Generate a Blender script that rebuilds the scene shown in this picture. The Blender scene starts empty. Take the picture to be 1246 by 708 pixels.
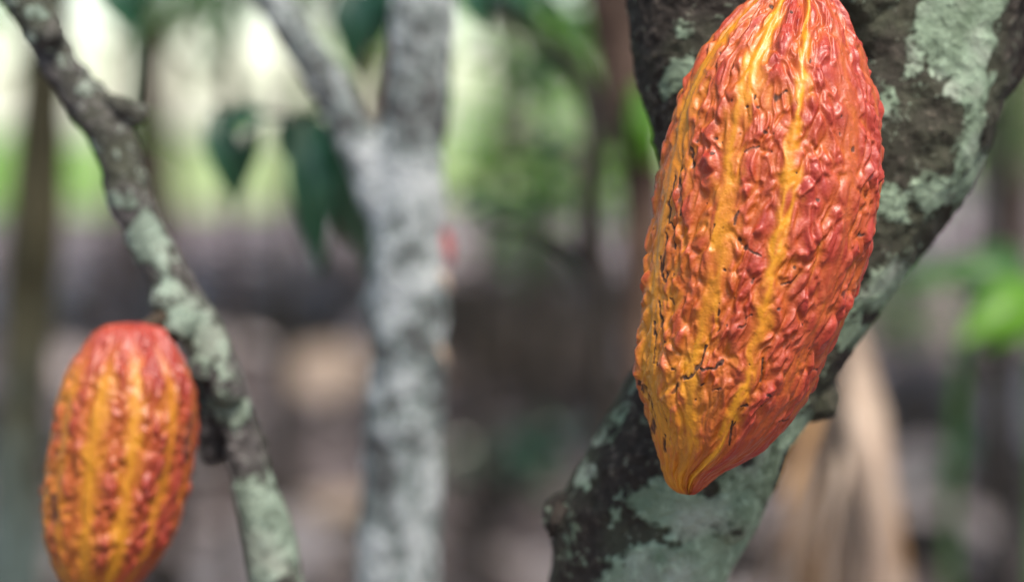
import bpy, bmesh, math, random
import numpy as np
from mathutils import Vector, Matrix
C = bpy.context.scene.collection
SC = bpy.context.scene
# ------------------------------------------------------------------ camera frame
F = 85/36*1246
CAM = np.array([0, 0, 1.1]); PH = math.atan(194/F)
FW = np.array([0, math.cos(PH), -math.sin(PH)]); UP = np.array([0, math.sin(PH), math.cos(PH)]); RT = np.array([1., 0, 0])
def at(px, py, D):
    return CAM + D*(FW + (px-623)/F*RT + (354-py)/F*UP)
def on_ground(px, py, z=0):
    d = FW + (px-623)/F*RT + (354-py)/F*UP
    return CAM + d*((z-CAM[2])/d[2])
def project(P):
    q = P-CAM; D = q@FW
    return 623+F*(q@RT)/D, 354-F*(q@UP)/D, D
# ------------------------------------------------------------------ numpy noise
def _hash(ix, iy, iz, seed):
    h = (ix*374761393 + iy*668265263 + iz*1440662683 + seed*974634777) & 0xFFFFFFFF
    h = ((h ^ (h >> 13))*1274126177) & 0xFFFFFFFF
    h = ((h ^ (h >> 16))*2246822519) & 0xFFFFFFFF
    return (h ^ (h >> 15)) & 0xFFFFFF
def noise(P, seed=0):
    P = np.asarray(P, dtype=np.float64); I = np.floor(P).astype(np.int64); f = P-I
    u = f*f*f*(f*(f*6-15)+10); out = 0
    for dx in (0, 1):
        for dy in (0, 1):
            for dz in (0, 1):
                h = _hash(I[:, 0]+dx, I[:, 1]+dy, I[:, 2]+dz, seed)
                gx = ((h & 255)/127.5-1); gy = (((h >> 8) & 255)/127.5-1); gz = (((h >> 16) & 255)/127.5-1)
                d = gx*(f[:, 0]-dx)+gy*(f[:, 1]-dy)+gz*(f[:, 2]-dz)
                w = (u[:, 0] if dx else 1-u[:, 0])*(u[:, 1] if dy else 1-u[:, 1])*(u[:, 2] if dz else 1-u[:, 2])
                out = out+w*d
    return out*1.1
def worley(P, seed=0, jit=.85):
    I = np.floor(P).astype(np.int64); f = P-I; F1 = np.full(len(P), 9.); F2 = F1.copy()
    for dx in (-1, 0, 1):
        for dy in (-1, 0, 1):
            for dz in (-1, 0, 1):
                h = _hash(I[:, 0]+dx, I[:, 1]+dy, I[:, 2]+dz, seed)
                d = np.sqrt((dx+.5+jit*((h & 255)/255-.5)-f[:, 0])**2+(dy+.5+jit*(((h >> 8) & 255)/255-.5)-f[:, 1])**2+(dz+.5+jit*(((h >> 16) & 255)/255-.5)-f[:, 2])**2)
                F2 = np.where(d < F1, F1, np.minimum(F2, d)); F1 = np.minimum(F1, d)
    return F1, F2
def fbm(P, octs=4, seed=0, gain=.5):
    s = 0; a = 1
    for k in range(octs):
        s = s+a*noise(P*2**k+k*17.3, seed+k); a *= gain
    return s
def sstep(a, b, x):
    t = np.clip((x-a)/(b-a), 0, 1); return t*t*(3-2*t)
# ------------------------------------------------------------------ object helpers
def link(name, me, m=None, parent=None):
    o = bpy.data.objects.new(name, me); C.objects.link(o)
    if m: me.materials.append(m)
    if parent: o.parent = parent
    return o
def tag(o, label=None, cat=None, group=None, kind=None):
    if label: o['label'] = label
    if cat: o['category'] = cat
    if group: o['group'] = group
    if kind: o['kind'] = kind
    return o
def empty(name, label, cat, group=None, loc=(0, 0, 0)):
    o = bpy.data.objects.new(name, None); C.objects.link(o); o.location = loc
    o.empty_display_size = .1
    return tag(o, label, cat, group)
def keep(o, parent):
    "parent while keeping the world-space mesh in place"
    o.parent = parent; o.matrix_parent_inverse = Matrix.Translation(-Vector(parent.location))
    return o
def mesh_np(name, V, Fq, smooth=True):
    me = bpy.data.meshes.new(name)
    me.vertices.add(len(V)); me.vertices.foreach_set('co', np.asarray(V, dtype=np.float32).ravel())
    k = Fq.shape[1]
    me.loops.add(Fq.size); me.loops.foreach_set('vertex_index', Fq.astype(np.int32).ravel())
    me.polygons.add(len(Fq)); me.polygons.foreach_set('loop_start', np.arange(0, Fq.size, k, dtype=np.int32))
    me.update(calc_edges=True); me.validate()
    me.polygons.foreach_set('use_smooth', np.full(len(me.polygons), smooth))
    return me
def col_attr(me, name, rgb):
    a = me.color_attributes.new(name, 'FLOAT_COLOR', 'POINT')
    c = np.ones((len(me.vertices), 4), np.float32); c[:, :3] = rgb; a.data.foreach_set('color', c.ravel())
def flt_attr(me, name, v):
    a = me.attributes.new(name, 'FLOAT', 'POINT'); a.data.foreach_set('value', np.asarray(v, dtype=np.float32))
def catmull(K, n):
    K = np.asarray(K, float); K = np.vstack([2*K[0]-K[1], K, 2*K[-1]-K[-2]])
    out = []
    for i in range(1, len(K)-2):
        p0, p1, p2, p3 = K[i-1:i+3]
        for t in np.linspace(0, 1, n, endpoint=False):
            out.append(.5*((2*p1)+(-p0+p2)*t+(2*p0-5*p1+4*p2-p3)*t*t+(-p0+3*p1-3*p2+p3)*t**3))
    out.append(K[-2]); return np.array(out)
def tube(path, r, nseg=24, wob=0., wl=.05, seed=0, fine=0.):
    """tapered closed tube with noisy surface; path Nx3, r N"""
    path = np.asarray(path); N = len(path); T = np.gradient(path, axis=0); T /= np.linalg.norm(T, axis=1)[:, None]
    ref = np.array([0.3, 1, .1]); A = np.cross(T, ref); A /= np.linalg.norm(A, axis=1)[:, None]; B = np.cross(T, A)
    th = np.linspace(0, 2*math.pi, nseg, endpoint=False)
    V = path[:, None, :]+(np.cos(th)[None, :, None]*A[:, None, :]+np.sin(th)[None, :, None]*B[:, None, :])*r[:, None, None]
    dirn = (V-path[:, None, :])/r[:, None, None]
    V = V.reshape(-1, 3); dirn = dirn.reshape(-1, 3); rr = np.repeat(r, nseg)
    if wob: V = V+dirn*(fbm(V/wl, 3, seed)*wob*rr)[:, None]
    if fine: V = V+dirn*(fbm(V/(wl*.2), 2, seed+9)*fine*rr)[:, None]
    i = np.arange(N-1)[:, None]*nseg; j = np.arange(nseg)[None, :]; j2 = (j+1) % nseg
    Fq = np.stack([i+j, i+j2, i+nseg+j2, i+nseg+j], -1).reshape(-1, 4)
    n0 = len(V); V = np.vstack([V, path[0], path[-1]])
    j = np.arange(nseg); j2 = (j+1) % nseg
    c0 = np.stack([np.full(nseg, n0), j2, j, np.full(nseg, n0)], -1)[:, :3]
    c1 = np.stack([np.full(nseg, n0+1), (N-1)*nseg+j, (N-1)*nseg+j2], -1)
    return V, Fq, np.vstack([c0, c1])
def tube_mesh(name, path, r, **k):
    V, Fq, Ft = tube(path, r, **k)
    me = bpy.data.meshes.new(name); me.from_pydata(V.tolist(), [], Fq.tolist()+Ft.tolist())
    me.polygons.foreach_set('use_smooth', np.full(len(me.polygons), True)); me.update(); return me
def merge(parts):
    V = []; Q = []; T = []; n = 0
    for v, q, t in parts:
        V.append(v); Q += (q+n).tolist(); T += (t+n).tolist(); n += len(v)
    return np.vstack(V), Q+T
def px_chain(K, n=12):
    "K rows: px, py, D, radius in photo pixels -> path, radii in metres"
    S = catmull(K, n); P = np.array([at(a, b, d) for a, b, d, _ in S]); R = S[:, 3]*S[:, 2]/F
    return P, R
# ------------------------------------------------------------------ materials
class NT:
    def __init__(s, name):
        s.m = bpy.data.materials.new(name); s.m.use_nodes = True; s.t = s.m.node_tree; s.t.nodes.clear()
        s.out = s.t.nodes.new('ShaderNodeOutputMaterial')
    def n(s, typ, ins=None, **props):
        x = s.t.nodes.new(typ)
        for k, v in props.items(): setattr(x, k, v)
        for k, v in (ins or {}).items():
            if isinstance(v, tuple) and len(v) == 2 and hasattr(v[0], 'outputs'): s.t.links.new(v[0].outputs[v[1]], x.inputs[k])
            elif hasattr(v, 'outputs'): s.t.links.new(v.outputs[0], x.inputs[k])
            else: x.inputs[k].default_value = v
        return x
    def co(s): return (s.n('ShaderNodeTexCoord'), 'Object')
    def noise(s, scale, detail=4, rough=.55, vec=None, dist=0.):
        return (s.n('ShaderNodeTexNoise', {'Vector': vec or s.co(), 'Scale': scale, 'Detail': detail, 'Roughness': rough, 'Distortion': dist}), 'Fac')
    def ramp(s, fac, stops, interp='LINEAR'):
        r = s.n('ShaderNodeValToRGB', {'Fac': fac}); r.color_ramp.interpolation = interp; e = r.color_ramp.elements
        while len(e) < len(stops): e.new(.5)
        for i, (p, c) in enumerate(stops):
            e[i].position = p; e[i].color = (*c, 1) if len(c) == 3 else c
        return (r, 'Color')
    def mix(s, fac, a, b, mode='MIX'):
        x = s.n('ShaderNodeMix', data_type='RGBA', blend_type=mode)
        for k, v in ((0, fac), (6, a), (7, b)):
            if isinstance(v, tuple) and len(v) == 2 and hasattr(v[0], 'outputs'): s.t.links.new(v[0].outputs[v[1]], x.inputs[k])
            elif isinstance(v, (int, float)): x.inputs[k].default_value = v
            else: x.inputs[k].default_value = (*v, 1)
        return (x, 2)
    def math(s, op, a, b=0., c=0.):
        return (s.n('ShaderNodeMath', {0: a, 1: b, 2: c}, operation=op), 0)
    def bsdf(s, color, rough=.7, spec=.4, bumps=(), **extra):
        nrm = None
        for h, strength, dist in bumps:
            ins = {'Height': h, 'Strength': strength, 'Distance': dist}
            if nrm: ins['Normal'] = nrm
            nrm = (s.n('ShaderNodeBump', ins), 0)
        ins = {'Base Color': color if isinstance(color, tuple) and hasattr(color[0], 'outputs') else (*color, 1), 'Roughness': rough, 'Specular IOR Level': spec}
        if nrm: ins['Normal'] = nrm
        ins.update(extra)
        return (s.n('ShaderNodeBsdfPrincipled', ins), 0)
    def done(s, sh): s.t.links.new(sh[0].outputs[sh[1]], s.out.inputs['Surface']); return s.m
def mat_pod():
    s = NT('pod_skin'); a = (s.n('ShaderNodeAttribute', attribute_name='skin'), 'Color'); k = (s.n('ShaderNodeAttribute', attribute_name='scar'), 'Fac')
    n1 = s.noise(1400, 3); n2 = s.noise(420, 3)
    c = s.mix(s.math('MULTIPLY', n1, .12), a, (.66, .22, .12), 'MIX')
    c = s.mix(.35, c, s.ramp(n2, [(.3, (.75, .7, .7)), (.7, (1.15, 1.1, 1.1))]), 'MULTIPLY')
    rough = s.math('ADD', s.math('MULTIPLY', k, .4), s.math('MULTIPLY_ADD', n2, .34, .32))
    return s.done(s.bsdf(c, rough, .5, [(n2, .35, .0012), (n1, .25, .0005)], **{'Subsurface Weight': .08, 'Subsurface Radius': (1., .35, .1), 'Subsurface Scale': .004, 'Coat Weight': .09, 'Coat Roughness': .22}))
def mat_bark(name='mossy_bark', dark=(.012, .009, .007), mid=(.034, .027, .023), lich=(.24, .31, .23), lich2=(.12, .17, .115), sc=1., thr=.5):
    s = NT(name); f = (s.n('ShaderNodeAttribute', attribute_name='lichen'), 'Fac')
    co = s.co(); n1 = s.noise(60/sc, 6, .65); n2 = s.noise(240/sc, 5, .65); n3 = s.noise(26/sc, 3); n4 = s.noise(900/sc, 3)
    vo = (s.n('ShaderNodeTexVoronoi', {'Vector': co, 'Scale': 330/sc}), 'Distance')
    bark = s.ramp(n2, [(.32, dark), (.55, mid), (.66, tuple(min(1, x*3.2) for x in mid))])
    bark = s.mix(s.ramp(n3, [(.45, (0, 0, 0)), (.65, (.7, .7, .7))]), bark, (.05, .055, .035))
    lc = s.mix(s.ramp(n1, [(.35, (0, 0, 0)), (.65, (1, 1, 1))]), lich2, lich)
    lc = s.mix(s.ramp(s.noise(45/sc, 2, .5), [(.5, (0, 0, 0)), (.68, (.6, .6, .6))]), lc, (.34, .35, .31))
    lc = s.mix(s.ramp(n3, [(.42, (.6, .6, .6)), (.6, (0, 0, 0))]), lc, (lich2[0]*.8, lich2[1]*.75, lich2[2]*.7))
    lc = s.mix(s.ramp(n2, [(.54, (0, 0, 0)), (.72, (.75, .75, .75))]), lc, tuple(min(.8, x*1.5) for x in lich))
    lc = s.mix(s.ramp(n4, [(.30, (.6, .6, .6)), (.42, (0, 0, 0))]), lc, tuple(x*.35 for x in lich2))
    m = s.math('ADD', f, s.math('ADD', s.math('MULTIPLY_ADD', n1, 1.5, -.75), s.math('MULTIPLY_ADD', n2, 1.0, -.5)))
    m = s.ramp(m, [(thr-.10, (0, 0, 0)), (thr+.12, (1, 1, 1))])
    c = s.mix(m, bark, lc)
    h = s.math('ADD', n2, s.math('MULTIPLY', m, .25))
    return s.done(s.bsdf(c, .85, .25, [(h, .9, .003), (n4, .6, .0008), (vo, .25, .001)]))
def mat_bark_far(name, stops, scale, bump=.01):
    s = NT(name); n1 = s.noise(scale, 4, .6); n2 = s.noise(scale*4, 3)
    f = s.math('MULTIPLY_ADD', n2, .35, s.math('MULTIPLY', n1, .7))
    return s.done(s.bsdf(s.ramp(f, stops), .85, .2, [(n2, .7, bump)]))
def mat_leaf(name, a, b, tr=.3, rough=.4, scale=20, stretch=1.):
    s = NT(name); n = s.noise(scale, 3, vec=(s.n('ShaderNodeMapping', {'Vector': s.co(), 'Scale': (1, 1, stretch)}), 0)); r = (s.n('ShaderNodeObjectInfo'), 'Random')
    c = s.ramp(n, [(.3, a), (.7, b)])
    p = s.bsdf(c, rough, .5)
    t = (s.n('ShaderNodeBsdfTranslucent', {'Color': s.mix(.5, c, (b[0]*1.6, b[1]*1.8, b[2]))}), 0)
    return s.done((s.n('ShaderNodeMixShader', {0: tr, 1: p, 2: t}), 0))
M = {}
M['pod'] = mat_pod()
M['bark'] = mat_bark()
M['twig'] = mat_bark('lichened_branch_bark', (.02, .018, .018), (.075, .068, .068), (.24, .30, .25), (.12, .16, .13), 1.2, .44)
M['stalk'] = mat_bark_far('stalk_bark', [(.3, (.02, .015, .012)), (.7, (.07, .05, .035))], 200, .002)
M['grey'] = mat_bark_far('pale_grey_bark', [(.34, (.022, .02, .02)), (.43, (.10, .098, .10)), (.50, (.15, .18, .175)), (.60, (.42, .44, .45))], 36)
s = NT('olive_lichen_bark'); n1 = s.noise(16, 4, .6); n2 = s.noise(7, 3); sep = (s.n('ShaderNodeSeparateXYZ', {'Vector': s.co()}), 'Z')
f = s.ramp(s.math('ADD', s.math('MULTIPLY_ADD', sep, -2.2, 2.35), s.math('MULTIPLY_ADD', n2, 2.2, -1.1)), [(.35, (0, 0, 0)), (.75, (1, 1, 1))])
M['olive'] = s.done(s.bsdf(s.mix(f, s.ramp(n1, [(.35, (.05, .042, .022)), (.65, (.12, .10, .055))]), s.ramp(n1, [(.36, (.05, .055, .04)), (.6, (.20, .25, .22))])), .85, .2, [(n1, .6, .01)]))
M['brown'] = mat_bark_far('brown_bark', [(.35, (.035, .02, .014)), (.65, (.14, .09, .07))], 9)
M['dark'] = mat_bark_far('dark_bark', [(.35, (.012, .010, .009)), (.65, (.035, .028, .024))], 14)
M['leaf_dark'] = mat_leaf('dark_leaf', (.010, .05, .022), (.02, .085, .045), .15, .3)
M['leaf_mid'] = mat_leaf('mid_leaf', (.03, .10, .02), (.06, .17, .035), .35)
M['leaf_lime'] = mat_leaf('lime_leaf', (.10, .26, .02), (.17, .38, .04), .45)
M['leaf_young'] = mat_leaf('red_young_leaf', (.25, .02, .03), (.4, .05, .06), .3)
M['leaf_far'] = mat_leaf('sunny_leaf', (.07, .17, .03), (.17, .30, .07), .45, .5, 3)
M['dry'] = mat_leaf('dry_leaf', (.28, .19, .15), (.50, .39, .32), .25, .7, 45, .12)
M['dry_orange'] = mat_leaf('dry_orange_leaf', (.32, .16, .06), (.5, .29, .13), .3, .7, 45, .12)
M['litter'] = mat_leaf('litter_leaf', (.21, .165, .165), (.50, .42, .42), .1, .8, 3)
M['litter_dark'] = mat_leaf('dark_litter_leaf', (.05, .038, .038), (.17, .13, .135), .1, .8, 3)
M['dry_dark'] = mat_leaf('dry_dark_leaf', (.05, .035, .028), (.16, .11, .085), .1, .7, 45, .12)
# ------------------------------------------------------------------ the cacao pods
def seg_dist(X, Y, pts):
    d = np.full(X.shape, 1e9)
    if len(pts) == 1: return np.hypot(X-pts[0][0], Y-pts[0][1])
    for (x0, y0), (x1, y1) in zip(pts[:-1], pts[1:]):
        L = (x1-x0)**2+(y1-y0)**2+1e-9; t = np.clip(((X-x0)*(x1-x0)+(Y-y0)*(y1-y0))/L, 0, 1)
        d = np.minimum(d, np.hypot(X-x0-t*(x1-x0), Y-y0-t*(y1-y0)))
    return d
def pod_mesh(name, prof, D0, stripes, nth, nrow, seed, cracks=(), amp=1., redshift=0., wl=9., specks=(), stripe_col=None, flat=.95, tint=1., topfade=0.):
    """prof rows: y, left x, right x in photo px at distance D0; body is a closed solid of that profile"""
    prof = np.array(prof, float); y0, y1 = prof[0, 0], prof[-1, 0]
    t = np.linspace(0, 1, nrow); w = .72; ys = y0+(y1-y0)*(w*t+(1-w)*(1-np.cos(math.pi*t))/2)
    def smooth_interp(x, xp, fp):
        g = np.interp(x, xp, fp); k = max(3, int(nrow*.018))|1; pad = np.pad(g, k//2, mode='edge')
        return np.convolve(pad, np.ones(k)/k, 'valid')
    hw0 = (prof[:, 2]-prof[:, 1])/2; c0 = (prof[:, 2]+prof[:, 1])/2
    hw = np.sqrt(np.maximum(np.interp(ys, prof[:, 0], hw0**2), 0)); k = max(3, int(nrow*.02))|1
    hs = np.convolve(np.pad(hw, k//2, mode='edge'), np.ones(k)/k, 'valid'); e = sstep(0, .05, np.minimum(t, 1-t)); hw = hw*(1-e)+hs*e
    cx = smooth_interp(ys, prof[:, 0], c0)
    u = np.linspace(-1, 1, nth, endpoint=False); th = math.pi*(u-.13*np.sin(2*math.pi*u)/1.0*0 + 0) ; th = math.pi*(u*.62+.38*u**3)
    TH, YY = np.meshgrid(th, ys); HW = hw[:, None]+0*TH; CX = cx[:, None]+0*TH
    s = D0/F
    X = CX+HW*np.sin(TH); Z = HW*np.cos(TH)*flat                     # px units, Z towards camera
    g = sstep(y0, y1, YY); shp = X.shape
    wx = X.ravel(); wy = YY.ravel(); wz = Z.ravel()
    # base normals
    P = np.stack([X, -YY, Z], -1)
    dT = np.roll(P, -1, 1)-np.roll(P, 1, 1); dY = np.gradient(P, axis=0); Nn = np.cross(dT, -dY)
    Nn /= np.linalg.norm(Nn, axis=-1)[..., None]+1e-9
    cen = np.stack([CX, -YY, 0*Z], -1); sg = np.sign(((P-cen)*Nn).sum(-1)); Nn *= np.where(sg < 0, -1, 1)[..., None]
    Nn = Nn.reshape(-1, 3); th_ = TH.ravel(); hwf = HW.ravel(); q = np.stack([wx-CX.ravel(), wy, wz], 1)
    Hs = y1-y0; v = (wy-y0)/Hs
    # warped, axis-stretched coordinates for the warts
    st = .34+.30*sstep(.06, .4, v)-.36*sstep(.74, .97, v)
    vy = np.cumsum(.34+.30*sstep(.06, .4, t)-.36*sstep(.74, .97, t)); vy = np.interp(t, t, vy)/nrow*Hs; VY = np.repeat(vy, nth)
    Rn = hwf.max()*.55+hwf*.45
    a3 = np.stack([np.sin(th_)*Rn, VY, np.cos(th_)*Rn], 1)
    wv = np.stack([fbm(a3/(wl*3)+5, 2, seed+1), fbm(a3/(wl*3)+31, 2, seed+2)*.8, fbm(a3/(wl*3)+77, 2, seed+3)], 1)
    b3 = a3+wv*wl*1.15
    n1 = noise(b3/(wl*1.9), seed+4); n2 = noise(b3/(wl*1.05), seed+5); n3 = noise(b3/(wl*.6), seed+6); n4 = noise(a3/(wl*.3), seed+7)
    # stripes
    sm = np.zeros_like(th_); rid = np.zeros_like(th_); groove = np.zeros_like(th_); yel = np.zeros_like(th_)
    wobn = noise(np.stack([th_*0+seed, wy/70, th_*1.5], 1), seed+8)
    for tab, wid, sharp, yamt in stripes:
        tt = np.interp(wy, [r[0] for r in tab], [r[1] for r in tab])+wobn*.05
        d = np.angle(np.exp(1j*(th_-tt)))
        wn = wid*(1+.5*noise(np.stack([wy/38, th_*0+tt[0]*9, th_*0], 1), seed+12))*(1+.6*sstep(.8, 1, v))
        ed = n2*.11+n3*.05
        m = np.exp(-((d+ed)/wn)**2); sm = np.maximum(sm, np.exp(-(d/(wn*1.15))**2)); yel = np.maximum(yel, m*yamt)
        rid = np.maximum(rid, sharp*np.exp(-(d/.045)**2)); groove = np.maximum(groove, sharp*np.exp(-((d+.10)/.05)**2))
    low = 1-sstep(.72, .93, v); top = sstep(0.0, .10, v)
    wart = 1-np.abs(n1)*3.0; wart = sstep(-.35, .85, wart)
    worm = sstep(.15, .95, 1-np.abs(n2)*3.4)
    c3 = a3+wv*wl*.75; F1, F2 = worley(c3/(wl*1.45), seed+40); knob = np.clip(1-(F1/.72)**2, 0, 1)*sstep(-.05, .34, F2-F1)
    rnd = .55+.9*np.clip(noise(a3/(wl*3.2)+71, seed+41)+.5, 0, 1)
    H = knob*5.0*rnd+worm*3.0*sstep(-.35, .1, n3)+n3*1.9+n4*.3+n1*6.5-3.4
    H = H.reshape(nrow, nth)
    for _ in range(3):
        H = (np.roll(H, 1, 1)+2*H+np.roll(H, -1, 1))/4; Hp = np.pad(H, ((1, 1), (0, 0)), mode='edge'); H = (Hp[:-2]+2*H+Hp[2:])/4
    H = H.ravel()*(1-.80*sm)*(.36+.64*low)*(.6+.4*top)*amp
    wr = noise(np.stack([a3[:, 0]/(wl*.75), a3[:, 1]/(wl*6), a3[:, 2]/(wl*.75)], 1), seed+14)
    H = H+wr*2.6*amp*(1-.5*low)
    H = H-1.5-sm*1.2*amp*(.35+.65*low)+rid*2.6*amp-groove*1.6*amp+noise(a3/(wl*7), seed+15)*5*amp*low
    px = wx+fbm(a3/6, 2, seed+20)*2.2; py = wy+fbm(a3/6+9, 2, seed+21)*2.2
    front = (np.cos(th_) > 0.0)
    ck = np.zeros_like(th_)
    for w_, pts in cracks:
        d = seg_dist(px, py, pts); wl_ = w_*(.75+.9*np.clip(noise(a3/5+3, seed+22)+.2, 0, 1))
        ck = np.maximum(ck, (1-sstep(wl_*.55, wl_*1.25, d))*(1 if len(pts) < 2 else np.clip(.45+1.3*(noise(a3/7+8, seed+23)+.35), 0, 1)))
    ck = ck*front
    sp = noise(a3/(wl*.42)+3.3, seed+24); spm = noise(a3/(wl*3.5)+1.3, seed+25)
    ck = np.maximum(ck, .9*sstep(.56, .64, sp+.3*spm))
    H = H-ck*1.2
    P2 = P.reshape(-1, 3)+Nn*H[:, None]
    # px -> world
    W = CAM+D0*FW+((P2[:, 0]-623)*s)[:, None]*RT+((354+P2[:, 1])*s)[:, None]*UP-(P2[:, 2]*s)[:, None]*FW
    W = W.reshape(nrow, nth, 3)
    poles = W[[0, -1]].mean(1); V = np.vstack([W.reshape(-1, 3), poles])
    i = np.arange(nrow-1)[:, None]*nth; j = np.arange(nth)[None, :]; j2 = (j+1) % nth
    Fq = np.stack([i+j, i+nth+j, i+nth+j2, i+j2], -1).reshape(-1, 4)
    me = mesh_np(name, V, Fq)
    # colour of the skin itself
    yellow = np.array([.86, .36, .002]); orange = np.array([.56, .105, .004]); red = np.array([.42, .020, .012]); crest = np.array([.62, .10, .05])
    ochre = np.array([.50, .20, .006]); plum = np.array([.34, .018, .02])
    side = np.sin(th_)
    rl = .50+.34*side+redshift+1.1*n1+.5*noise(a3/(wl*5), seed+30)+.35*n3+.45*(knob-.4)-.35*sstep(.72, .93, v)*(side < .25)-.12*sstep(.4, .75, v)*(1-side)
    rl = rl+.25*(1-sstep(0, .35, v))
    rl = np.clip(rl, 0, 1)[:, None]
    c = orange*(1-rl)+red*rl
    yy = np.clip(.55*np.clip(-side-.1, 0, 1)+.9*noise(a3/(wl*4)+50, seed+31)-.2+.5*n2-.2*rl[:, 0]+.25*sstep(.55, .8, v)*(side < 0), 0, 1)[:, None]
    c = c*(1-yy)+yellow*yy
    cr = (worm*sstep(.1, .4, n3+.15)*.55)[:, None]; c = c*(1-cr)+crest*cr
    pl = (np.clip(noise(a3/(wl*2.4)+13, seed+32)*1.4-.15, 0, 1)*.7*(side > -.2))[:, None]; c = c*(1-pl)+plum*pl
    ym = (np.clip(yel, 0, 1)*(1-topfade*(1-sstep(.03, .22, v))))[:, None]; tf = (topfade*(1-sstep(.02, .25, v))*.8)[:, None]; c = c*(1-tf)+(red*1.25+.02)*tf
    ycol = yellow*(1-.35*np.clip(noise(a3/(wl*3)+91, seed+33)*2+.2, 0, 1)[:, None])+orange*(.35*np.clip(noise(a3/(wl*3)+91, seed+33)*2+.2, 0, 1)[:, None])
    c = c*(1-ym)+ycol*ym
    oc = (np.clip(noise(a3/(wl*2)+61, seed+34)*1.6+.1, 0, 1)*.75*sstep(.62, .85, v)*sstep(.35, -.2, side) if False else np.clip(noise(a3/(wl*2)+61, seed+34)*1.6+.1, 0, 1)*.7*sstep(.62, .85, v)*(1-sstep(-.3, .4, side)))[:, None]
    c = c*(1-oc)+ochre*oc
    c = c*(1-ck[:, None]*.96)+np.array([.012, .008, .006])*ck[:, None]*.96
    c = c*tint; c = np.vstack([c, c[0], c[-1]]); ckk = np.append(ck, [0, 0])
    col_attr(me, 'skin', c); flt_attr(me, 'scar', ckk)
    return me
prof1 = [(-40, 968, 968), (-36, 952, 984), (-28, 938, 998), (-15, 924, 1009), (0, 909, 1019), (20, 890, 1030), (42, 867, 1041), (62, 850, 1050), (85, 835, 1057), (113, 823, 1066), (141, 815, 1072), (170, 810, 1074), (200, 804, 1075), (225, 800, 1075),
         (249, 795, 1072), (279, 790, 1066), (309, 786, 1060), (338, 781, 1049), (368, 778, 1037), (397, 776, 1025), (421, 774, 1010), (452, 774, 998), (483, 779, 984), (514, 788, 962), (535, 795, 944), (548, 799, 930), (561, 803, 908),
         (576, 806, 878), (584, 809, 868), (592, 814, 859), (597, 820, 854), (600, 827, 848), (602, 838, 838)]
def S(*rows): return list(rows)
st1 = [(S((0, .27), (113, .14), (198, .05), (309, .05), (390, .105), (452, .14), (514, .05), (600, .0)), .062, 1., 1.),
       (S((30, -.36), (57, -.34), (113, -.36), (170, -.50), (220, -.47), (279, -.455), (338, -.42), (390, -.44), (500, -.5), (600, -.5)), .095, .25, .95),
       (S((40, -1.0), (127, -1.14), (249, -1.2), (338, -1.19), (450, -1.1), (600, -1.1)), .12, .3, .8),
       (S((0, .72), (220, .68), (400, .75), (600, .6)), .12, .15, .12),
       (S((0, 1.25), (600, 1.3)), .08, .1, .2)] + [(S((0, a), (600, a)), .1, .5, .7) for a in (1.95, 2.55, 3.14, -2.55, -1.85)]
cr1 = [(1.5, [(824, 193), (821, 211), (820, 223), (822, 240), (821, 264)]), (1.3, [(815, 217), (813, 235), (807, 249), (807, 270), (813, 282), (813, 304)]), (1.2, [(804, 285), (803, 309), (799, 324), (800, 343)]),
       (1.2, [(797, 312), (798, 332), (801, 343), (805, 330)]), (1.3, [(794, 365), (796, 380), (797, 398)]), (1.2, [(806, 361), (809, 370)]), (1.1, [(834, 190), (834, 208)]), (1.6, [(886, 261), (882, 275)]),
       (3.2, [(888, 294)]), (3.6, [(895, 304)]), (1.5, [(895, 304), (904, 310), (913, 313)]), (1.1, [(859, 276), (858, 286)]), (1.3, [(895, 386), (903, 383)]), (1.3, [(938, 347), (950, 345), (958, 338)]), (2.4, [(934, 375)]),
       (3.2, [(1040, 288)]), (3, [(980, 248)]), (4.2, [(840, 445)]), (1.8, [(840, 445), (846, 432), (849, 420)]), (2.0, [(840, 445), (860, 446), (870, 436)]), (2.0, [(840, 445), (833, 455), (821, 459), (813, 474)]),
       (2.3, [(846, 465)]), (1.5, [(860, 472), (869, 469)]), (.9, [(790, 390), (790, 440)]), (1.3, [(797, 390), (799, 409), (802, 415)]), (1.6, [(774, 461), (787, 489), (791, 508), (793, 527)]), (1.3, [(804, 527), (806, 548)]),
       (2.4, [(793, 441)]), (1.4, [(810, 446), (815, 448)]), (2.1, [(884, 508), (882, 538)]), (1.3, [(943, 511), (957, 510)]), (2.1, [(975, 466), (972, 474)]), (1.6, [(1003, 415), (999, 424)]), (2, [(990, 449)]),
       (1.5, [(917, 433), (918, 446), (916, 461)]), (1.8, [(923, 475), (928, 478)]), (2.4, [(917, 490)]), (1.8, [(894, 490), (901, 490)]), (1.9, [(874, 395)]), (1.5, [(839, 483)]), (4.6, [(932, 127)]), (1.8, [(932, 127), (944, 119)]),
       (2.2, [(910, 138)]), (1.8, [(898, 138)]), (1.2, [(906, 130), (907, 124)]), (3, [(918, 169)]), (1.7, [(894, 191), (910, 185)]), (2, [(859, 193)]), (2.4, [(862, 175)]), (2.6, [(931, 10)]), (2, [(955, 23)]),
       (1.5, [(835, 184), (833, 195)]), (2, [(870, 71)]), (2.2, [(925, 191)]), (1.4, [(806, 90)]), (1.6, [(985, 300)]), (1.7, [(965, 395)]), (1.6, [(1010, 150)]), (1.6, [(870, 330)]), (1.4, [(848, 250)]), (1.7, [(905, 340), (902, 345)])]
pod = empty('cacao_pod', 'large sharp red orange cacao pod with yellow stripes hanging against the thick lichened trunk', 'cacao pod', 'ripe cacao pods', tuple(at(968, -40, .883)))
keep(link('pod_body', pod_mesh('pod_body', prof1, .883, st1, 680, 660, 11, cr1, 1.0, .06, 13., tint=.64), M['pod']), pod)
P_, R_ = px_chain([(968, -34, .883, 9), (975, -70, .886, 8), (1000, -110, .9, 8), (1030, -150, .93, 11)], 10)
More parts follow.
